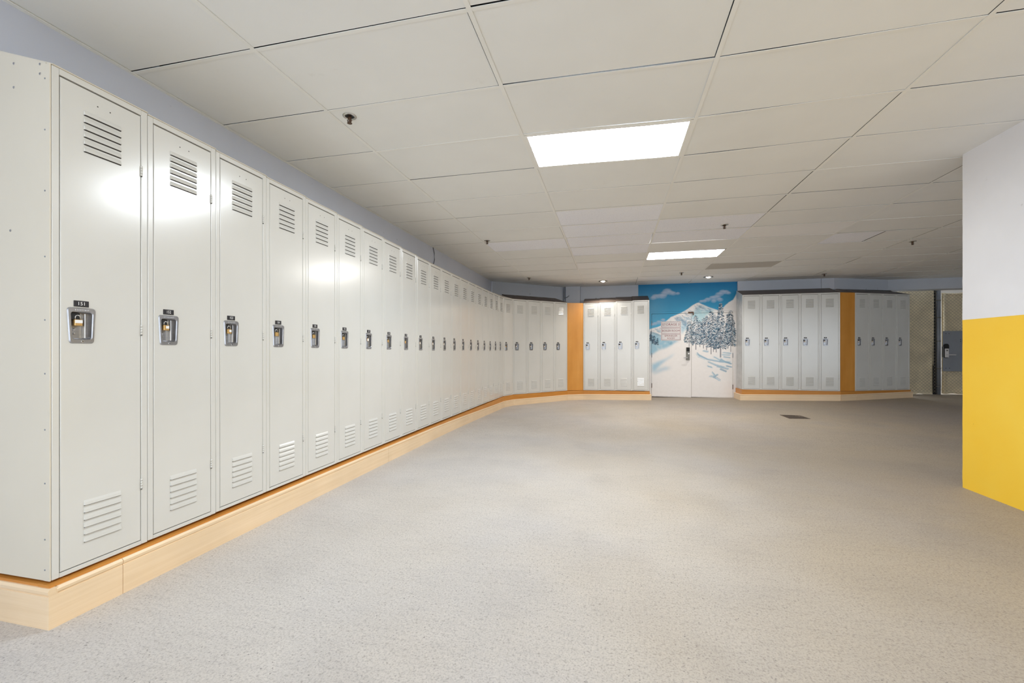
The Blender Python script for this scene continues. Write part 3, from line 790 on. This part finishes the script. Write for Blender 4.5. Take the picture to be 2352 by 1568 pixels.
    m.tube(arc, 0.0024, 8); P['pad_shackle'] = m.mesh('shackle', [M['bright_steel']], True)
    m = MB(); m.box(-0.0135, 0.0135, -0.0078, -0.0071, -0.002, 0.0115, 0)
    P['pad_label'] = m.mesh('paper_label', [M['label']])
    m = MB(); m.box(-0.0035, 0.0125, -0.0078, -0.0071, -0.004, 0.0095, 0); P['pad_small'] = m.mesh('paper_label', [M['label']])
    m = MB(); m.box(-0.011, 0.011, -0.0078, -0.0071, -0.012, 0.011, 0); P['pad_big'] = m.mesh('paper_label', [M['label']])
    return P
P = build_locker_meshes()
def link(me, name, parent, loc=(0, 0, 0)):
    o = bpy.data.objects.new(name, me); COL.objects.link(o); o.parent = parent; o.location = loc; return o
def number_plate(txt):
    m = MB(); xc, z0, z1 = 0.1015, 1.1345, 1.1605
    m.box(xc - 0.027, xc + 0.027, -0.0018, 0.0005, z0, z1, 0, 0.0006)
    V, F = text_verts(txt, 0.0205, 1.05); mx = max(abs(v[0]) for v in V); k = 0.0115 / mx if len(txt) else 1
    m.add_mesh([(xc + v[0] * k, -0.0021, (z0 + z1) / 2 + v[1]) for v in V], F, 1)
    return m.mesh('number_plate', [M['plate'], M['digit']])
def locker(p, ang, w, zb, ht, label, group, num, hood, padlabel, pad):
    t = thing('locker', label, 'locker', (p[0], p[1], zb), ang, group)
    t.scale = (w / LW, 1, ht / LH)
    link(P['frame'], 'frame', t)
    d = link(P['door'], 'door', t)
    link(P['lock_recess'], 'lock_recess', d); link(number_plate(str(num)), 'number_plate', d)
    for z in (0.272, 1.022, 1.796): link(P['hinge'], 'hinge', t, (0, 0, z))
    link(P[hood], 'sloped_hood', t)
    ca, sa = math.cos(ang), math.sin(ang); lx, ly, lz = 0.093 * w / LW, 0.0075, 1.066 * ht / LH
    q = thing('padlock', padlabel, 'padlock', (p[0] + ca * lx - sa * ly, p[1] + sa * lx + ca * ly, zb + lz), ang, 'padlocks hanging in the locker lock recesses')
    link(P['pad_body'], 'body', q); link(P['pad_shackle'], 'shackle', q)
    if pad: link(P[pad], 'paper_label', q)
    return t
def bank(pts, n, zf, hf, lab, grp, num0, hood, plab, pads):
    a, b = Vector(pts[0]), Vector(pts[1]); d = (b - a) / n; ang = math.atan2(d.y, d.x)
    for k in range(n):
        locker(a + d * k, ang, d.length, zf(k), hf(k), lab(k), grp, num0 + k, hood, plab(k), pads(k))
def interp(x, xs, ys): return float(np.interp(x, xs, ys))
MZ = lambda k: interp(k, [0, 2, 9, 16, 20], [0.186, 0.192, 0.194, 0.186, 0.172])
MT = lambda k: interp(k + 0.5, [0, 2, 4, 7, 10, 17, 20.5], [2.308, 2.292, 2.279, 2.258, 2.234, 2.236, 2.257])
def main_label(k):
    if k == 0: return 'cream steel locker numbered 151 at the near end of the long left row'
    if k < 4: return f'cream steel locker numbered {151 + k}, {ordinal(k)} from the camera end of the left row'
    return f'cream steel locker, {ordinal(k)} from the camera end of the long left row'
def pad_label(k):
    if k == 0: return 'brass padlock with a wide white label in the recess of locker 151'
    if k < 4: return f'brass padlock {"with a small white label " if k < 3 else ""}hanging in the recess of locker {151 + k}'
    return f'small padlock in the recess of the {ordinal(k)} locker from the camera in the left row'
bank([(-2.24, MAIN_Y0), (-2.24, MAIN_Y0 + MAIN_P * MAIN_N)], 20, MZ, lambda k: MT(k) - MZ(k), main_label, 'cream lockers in the long left row', 151, 'hood_cream', pad_label,
     lambda k: 'pad_label' if k == 0 else 'pad_small' if k in (1, 2) else None if k in (3, 4, 5, 7, 8) else 'pad_big')
bank([(-2.24, 8.801), (-2.12, 9.155)], 1, lambda k: 0.171, lambda k: 2.087, lambda k: 'single narrow-looking cream locker angled between the long left row and the corner bank',
     'cream lockers in the corner bank', 171, 'hood_cream', lambda k: 'small padlock on the angled locker joining the left row and the corner bank', lambda k: None)
bank([(-2.12, 9.155), (-1.05, 10.27)], 4, lambda k: 0.175 + 0.003 * k, lambda k: 2.087, lambda k: f'cream locker under a brown sloped hood, {ordinal(k)} from the left in the corner bank',
     'cream lockers in the corner bank', 172, 'hood', lambda k: f'small white-tagged padlock on the {ordinal(k)} locker from the left in the corner bank', lambda k: 'pad_big')
bank([(-0.683, 10.4), (0.825, 10.4)], 4, lambda k: 0.190 + 0.005 * k, lambda k: 2.077 + 0.006 * k, lambda k: f'pale cream locker in the bank left of the mural doors, {ordinal(k)} from the left',
     'cream lockers left of the mural doors', 176, 'hood', lambda k: f'small white-tagged padlock on the {ordinal(k)} locker of the bank left of the mural doors', lambda k: 'pad_big')
bank([(2.81, 10.5), (4.71, 10.5)], 5, lambda k: 0.270, lambda k: 2.101, lambda k: f'pale cream locker in the bank right of the mural doors, {ordinal(k)} from the doors',
     'cream lockers right of the mural doors', 180, 'hood', lambda k: f'small white-tagged padlock on the {ordinal(k)} locker right of the mural doors', lambda k: 'pad_big')
bank([(5.05, 10.63), (6.385, 11.254)], 4, lambda k: 0.270, lambda k: 2.100, lambda k: f'shaded grey-looking locker in the end bank by the tan fence, {ordinal(k)} from the wood panel',
     'shaded lockers at the far right end', 185, 'hood', lambda k: f'small white-tagged padlock on the {ordinal(k)} locker of the shaded end bank', lambda k: 'pad_big')

# end panel closing the near end of the long row, with fixing screws
ep = thing('locker_end_panel', 'cream sheet metal end panel closing the near end of the long left locker row', 'panel', (-2.24, MAIN_Y0, 0.186))
m = MB(); m.prism([(-0.498, 0.0), (-0.0265, 0.0), (-0.0265, 2.127), (-0.498, 2.283)], -0.004, -0.0012); m.build('sheet', M['side_panel'], ep)
m = MB(); m.box(-0.0335, -0.0005, -0.0062, -0.0008, 0.0, 2.121, 0, 0.0008); m.build('corner_strip', M['side_panel'], ep)
for zz in (2.06, 1.85, 1.60, 1.33, 1.07, 0.85, 0.62, 0.40, 0.17, 0.045):
    m = MB(); m.lathe([(0.0, -0.0016), (0.0030, -0.0014), (0.0036, 0.0)], (-0.026, -0.0062, zz), 8, 0, 'y'); m.build('screw', M['pole'], ep)
for xx, zz in ((-0.058, 2.125), (-0.058, 2.085), (-0.21, 2.15), (-0.21, 2.05), (-0.23, 1.45)):
    m = MB(); m.lathe([(0.0, -0.002), (0.0045, -0.0016), (0.0055, 0.0)], (xx, -0.004, zz), 8, 0, 'y'); m.build('screw', M['steel'], ep)
# grey end panel of the bank right of the doors
m = MB(); m.prism([(0.0, 0.0), (0.47, 0.0), (0.47, 2.262), (0.0, 2.107)], -0.003, 0.0)
o = m.build('locker_end_panel', M['grey_panel']); o.location = (2.807, 10.5, 0.27); o.rotation_euler = (0, 0, math.pi / 2)
tag(o, 'scuffed grey side panel of the locker bank just right of the mural doors', 'panel')
# orange wooden filler panels
def filler(a, b, z0, z1, label):
    a, b = Vector(a), Vector(b); d = (b - a); L = d.length
    m = MB(); m.box(0.002, L - 0.002, 0.004, 0.022, 0.0, z1 - z0, 0, 0.001)
    o = m.build('wood_filler_panel', M['panel']); o.location = (a.x, a.y, z0); o.rotation_euler = (0, 0, math.atan2(d.y, d.x))
    return tag(o, label, 'panel', 'orange wooden panels between locker banks')
filler((-1.05, 10.27), (-0.683, 10.4), 0.187, 2.268, 'tall orange wood panel between the corner bank and the bank left of the doors')
filler((4.716, 10.505), (5.046, 10.632), 0.272, 2.372, 'tall orange wood panel between the right bank and the shaded end bank')

# ------------------------------------------------------------------ sprinklers and downlights in the ceiling
def sprinkler(u, v, label, first=[None]):
    z = CEIL + sag(u, v) + 0.003
    if first[0] is None:
        t = thing('sprinkler_head', label, 'sprinkler', (u, v, z), 0, 'fire sprinkler heads in the ceiling')
        m = MB(); m.lathe([(0.030, 0.0), (0.031, -0.006), (0.044, -0.004), (0.047, 0.0)], n=24); m.build('escutcheon', M['chrome'], t, True)
        m = MB(); m.lathe([(0.0, -0.0005), (0.030, -0.0005)], n=20); m.build('recess', M['dark'], t)
        m = MB(); m.lathe([(0.013, 0.0), (0.013, -0.014), (0.009, -0.018), (0.009, -0.026), (0.004, -0.044), (0.0, -0.044)], n=12)
        for s in (-1, 1): m.tube([(s * 0.012, 0, -0.014), (s * 0.017, 0, -0.028), (s * 0.005, 0, -0.046)], 0.0035, 6)
        m.build('body', M['bronze'], t)
        m = MB(); m.lathe([(0.0, -0.046), (0.016, -0.046), (0.017, -0.049), (0.0, -0.0495)], n=16); m.build('deflector', M['bronze'], t)
        first[0] = t; return t
    s = first[0]; t = s.copy(); COL.objects.link(t); t.location = (u, v, z); t['label'] = label
    for ch in s.children:
        c = ch.copy(); COL.objects.link(c); c.parent = t
    return t
for (u, v), lab in (((-1.772, 2.645), 'bronze sprinkler head nearest the camera, above the near left lockers'),
                    ((-1.801, 6.095), 'dark sprinkler head further along above the left row of lockers'),
                    ((-1.814, 9.42), 'dark sprinkler head close to the corner bank of lockers'),
                    ((1.404, 6.03), 'dark sprinkler head in a bluish ceiling tile in front of the far light panel'),
                    ((1.395, 9.53), 'small dark sprinkler head above the mural doors'),
                    ((4.35, 10.35), 'small sprinkler head above the lockers right of the mural doors'),
                    ((4.337, 7.582), 'dark sprinkler head at the right, close to the white and yellow wall')):
    sprinkler(u, v, lab)
def downlight(u, v, label):
    t = thing('downlight', label, 'downlight', (u, v, CEIL), 0, 'small round downlights near the mural doors')
    m = MB(); m.lathe([(0.052, 0.003), (0.055, -0.005), (0.098, -0.004), (0.102, 0.003)], n=28); m.build('trim_ring', M['lock_grey'], t, True)
    m = MB(); m.lathe([(0.052, 0.0), (0.046, 0.03)], n=24); m.build('baffle', M['slit'], t)
    m = MB(); m.lathe([(0.0, -0.020), (0.030, -0.016), (0.044, -0.004), (0.046, 0.01)], n=20); m.build('bulb', M['bulb'], t, True)
    ld = bpy.data.lights.new('downlight_glow', 'SPOT'); ld.energy = 34; ld.spot_size = math.radians(125); ld.spot_blend = 0.7; ld.shadow_soft_size = 0.04; ld.color = (1.0, 0.93, 0.84)
    lo = bpy.data.objects.new('lamp_glow', ld); COL.objects.link(lo); lo.parent = t; lo.location = (0, 0, -0.03)
downlight(-0.22, 10.25, 'glowing round downlight over the locker bank left of the mural')
downlight(2.046, 10.19, 'glowing round downlight over the mural doors')

# ------------------------------------------------------------------ drain grate in the floor
zf = floor_z(2.95, 8.08) + 0.001
dg = thing('floor_drain', 'small rusty rectangular drain grate in the concrete floor', 'drain', (2.965, 8.09, zf), 0.03)
m = MB()
for (x0, x1, y0, y1) in ((-0.155, 0.155, -0.19, -0.165), (-0.155, 0.155, 0.165, 0.19), (-0.155, -0.13, -0.165, 0.165), (0.13, 0.155, -0.165, 0.165)):
    m.box(x0, x1, y0, y1, -0.012, 0.004, 0, 0.001)
m.build('frame', M['grate'], dg)
m = MB()
for k in range(9): m.box(-0.118 + 0.0275 * k, -0.102 + 0.0275 * k, -0.165, 0.165, -0.006, 0.003)
m.box(-0.13, 0.13, -0.008, 0.008, -0.006, 0.0025)
m.build('grate', M['grate'], dg)
m = MB(); m.face([(-0.13, -0.165, 0.0012), (0.13, -0.165, 0.0012), (0.13, 0.165, 0.0012), (-0.13, 0.165, 0.0012)]); m.build('pit', M['dark'], dg)

# ------------------------------------------------------------------ cables on the walls
m = MB(); m.tube([(-2.735, 6.28, 2.745), (-2.733, 6.32, 2.66), (-2.733, 6.33, 2.56), (-2.735, 6.29, 2.48), (-2.735, 6.27, 2.36)], 0.006, 6)
tag(m.build('wall_cable', M['cable']), 'thin loose cable hanging down the blue wall above the left lockers', 'cable')
m = MB(); m.tube([(-1.20, 10.965, 2.745), (-1.20, 10.965, 2.30)], 0.017, 8); m.tube([(-1.19, 10.95, 2.47), (-1.12, 10.925, 2.48), (-1.07, 10.93, 2.52)], 0.010, 6)
tag(m.build('corner_conduit', M['pole']), 'dark pipe running down the wall corner beside the pale column', 'pipe')

# ------------------------------------------------------------------ chain-link fence and gate under the soffit at the far right
FV = 12.0
def chain(m, u0, u1, z0, z1, v, pitch=0.072, r=0.0022):
    w, h = u1 - u0, z1 - z0
    n = int((w + h) / pitch)
    for k in range(1, n):
        t = k * pitch
        a = (u0 + max(0, t - h), z0 + min(t, h)); b = (u0 + min(t, w), z0 + max(0, t - w))
        m.tube([(a[0], v, a[1]), (b[0], v, b[1])], r, 4, 0, False)
        m.tube([(u0 + u1 - a[0], v + 0.003, a[1]), (u0 + u1 - b[0], v + 0.003, b[1])], r, 4, 0, False)
def cloth(m, u0, u1, z0, z1, v, seed, amp=0.018, wavy_bottom=0.02):
    r = random.Random(seed); ph = [r.uniform(0, 6.3) for _ in range(8)]
    nx, nz = 50, 60; b = len(m.v)
    for j in range(nz + 1):
        for i in range(nx + 1):
            fu, fz = i / nx, j / nz
            u = u0 + (u1 - u0) * fu
            lo = z0 + wavy_bottom * math.sin(9 * fu * (u1 - u0) / 0.4 + ph[0]) * 0.5
            hi = z1 + 0.012 * math.sin(11 * fu + ph[1])
            z = lo + (hi - lo) * fz
            y = v + amp * (math.sin(7 * fu + 2.2 * fz + ph[2]) * 0.5 + math.sin(15 * fu - 3 * fz + ph[3]) * 0.3 * (1 - fz) + math.sin(26 * fz + 5 * fu + ph[4]) * 0.25 * math.exp(-6 * fz) + math.sin(5 * fz + ph[5]) * 0.3)
            m.v.append((u, y, z))
    for j in range(nz):
        for i in range(nx):
            a = b + j * (nx + 1) + i; m.f.append((a, a + 1, a + nx + 2, a + nx + 1)); m.mi.append(0)
ff = floor_z(7.0, FV)
fn = thing('chain_link_fence', 'chain-link fence lined with tan canvas beside the shaded end lockers', 'fence', (0, 0, 0))
m = MB(); chain(m, 6.46, 7.33, ff + 0.05, 2.60, FV - 0.012); m.build('wire_mesh', M['wire'], fn)
m = MB(); cloth(m, 6.46, 7.285, ff + 0.004, 2.62, FV + 0.02, 3); m.build('canvas_lining', M['canvas'], fn, True)
m = MB(); m.tube([(7.372, FV, ff - 0.01), (7.372, FV, 2.62)], 0.040, 14); m.build('post', M['pole'], fn, True)
m = MB(); cloth(m, 7.262, 7.345, ff + 0.01, 2.62, FV + 0.012, 5, 0.008); m.build('black_edge_strip', M['dark'], fn, True)  # black strip painting in the shade of the gap beside the post
for zz in (0.30, 0.72, 1.35, 1.9, 2.3):
    m = MB(); m.lathe([(0.0405, -0.012), (0.044, -0.012), (0.044, 0.012), (0.0405, 0.012)], (7.372, FV, zz), 14); m.build('clamp_band', M['lock_grey'], fn, True)
gt = thing('chain_link_gate', 'chain-link gate with tan canvas, grey steel plate and ivory lever lock', 'gate', (7.44, FV, ff + 0.02))
G0, G1, GH = 0.055, 1.05, 2.44 - ff
m = MB()
m.tube([(G0, 0, 0.02), (G0, 0, GH)], 0.022, 10); m.tube([(G1, 0, 0.02), (G1, 0, GH)], 0.022, 10)
m.tube([(G0, 0, GH - 0.02), (G1, 0, GH - 0.02)], 0.02, 10); m.tube([(G0, 0, 0.05), (G1, 0, 0.05)], 0.02, 10)
m.tube([(G0, 0, 1.05), (G1, 0, 1.05)], 0.018, 10)
m.build('gate_frame', M['canvas'], gt, True)
m = MB(); chain(m, -0.02, G1, 0.03, GH, -0.022); m.build('wire_mesh', M['wire'], gt)
m = MB(); cloth(m, 0.012, G1, 0.005, GH + 0.01, 0.03, 9); m.build('canvas_lining', M['canvas'], gt, True)
p0, p1 = 0.657 - ff - 0.02, 1.585 - ff - 0.02
m = MB(); m.box(-0.008, 0.70, -0.040, -0.032, p0, p1, 0, 0.003)
pl = m.build('steel_plate', M['plate_grey'], gt)
for (x, z) in ((0.05, p1 - 0.06), (0.11, p1 - 0.06), (0.05, p0 + 0.07), (0.12, p0 + 0.07), (0.33, p1 - 0.20), (0.33, p1 - 0.24)):
    m = MB(); m.lathe([(0.0, -0.004), (0.008, -0.003), (0.009, 0.0)], (x, -0.040, z), 8, 0, 'y'); m.build('bolt', M['dark'], pl)
zl = 1.08 - ff - 0.02
m = MB(); o_ = rounded(0.0, 0.11, 0.0, 0.11, zl - 0.12, zl + 0.21, 0.045); m.prism(o_, -0.044, -0.0405); m.build('black_backplate', M['dark'], pl)
m = MB(); m.box(0.022, 0.098, -0.062, -0.0445, zl - 0.105, zl + 0.10, 0, 0.004); m.lathe([(0.0, -0.010), (0.015, -0.010), (0.018, 0.0)], (0.06, -0.062, zl + 0.055), 14, 1, 'y'); m.build('lock_case', [M['sign_white'], M['lock_grey']], pl)
m = MB(); m.tube([(0.06, -0.062, zl - 0.045), (0.06, -0.10, zl - 0.045), (0.10, -0.105, zl - 0.045), (0.205, -0.105, zl - 0.045)], 0.010, 8); m.build('lever', M['sign_white'], pl, True)
m = MB(); m.box(-0.022, 0.0, -0.055, -0.020, zl - 0.10, zl + 0.15, 0, 0.003); m.build('strike_guard', M['lock_grey'], gt)

# the unseen ceiling panels and the open end above are added fill light
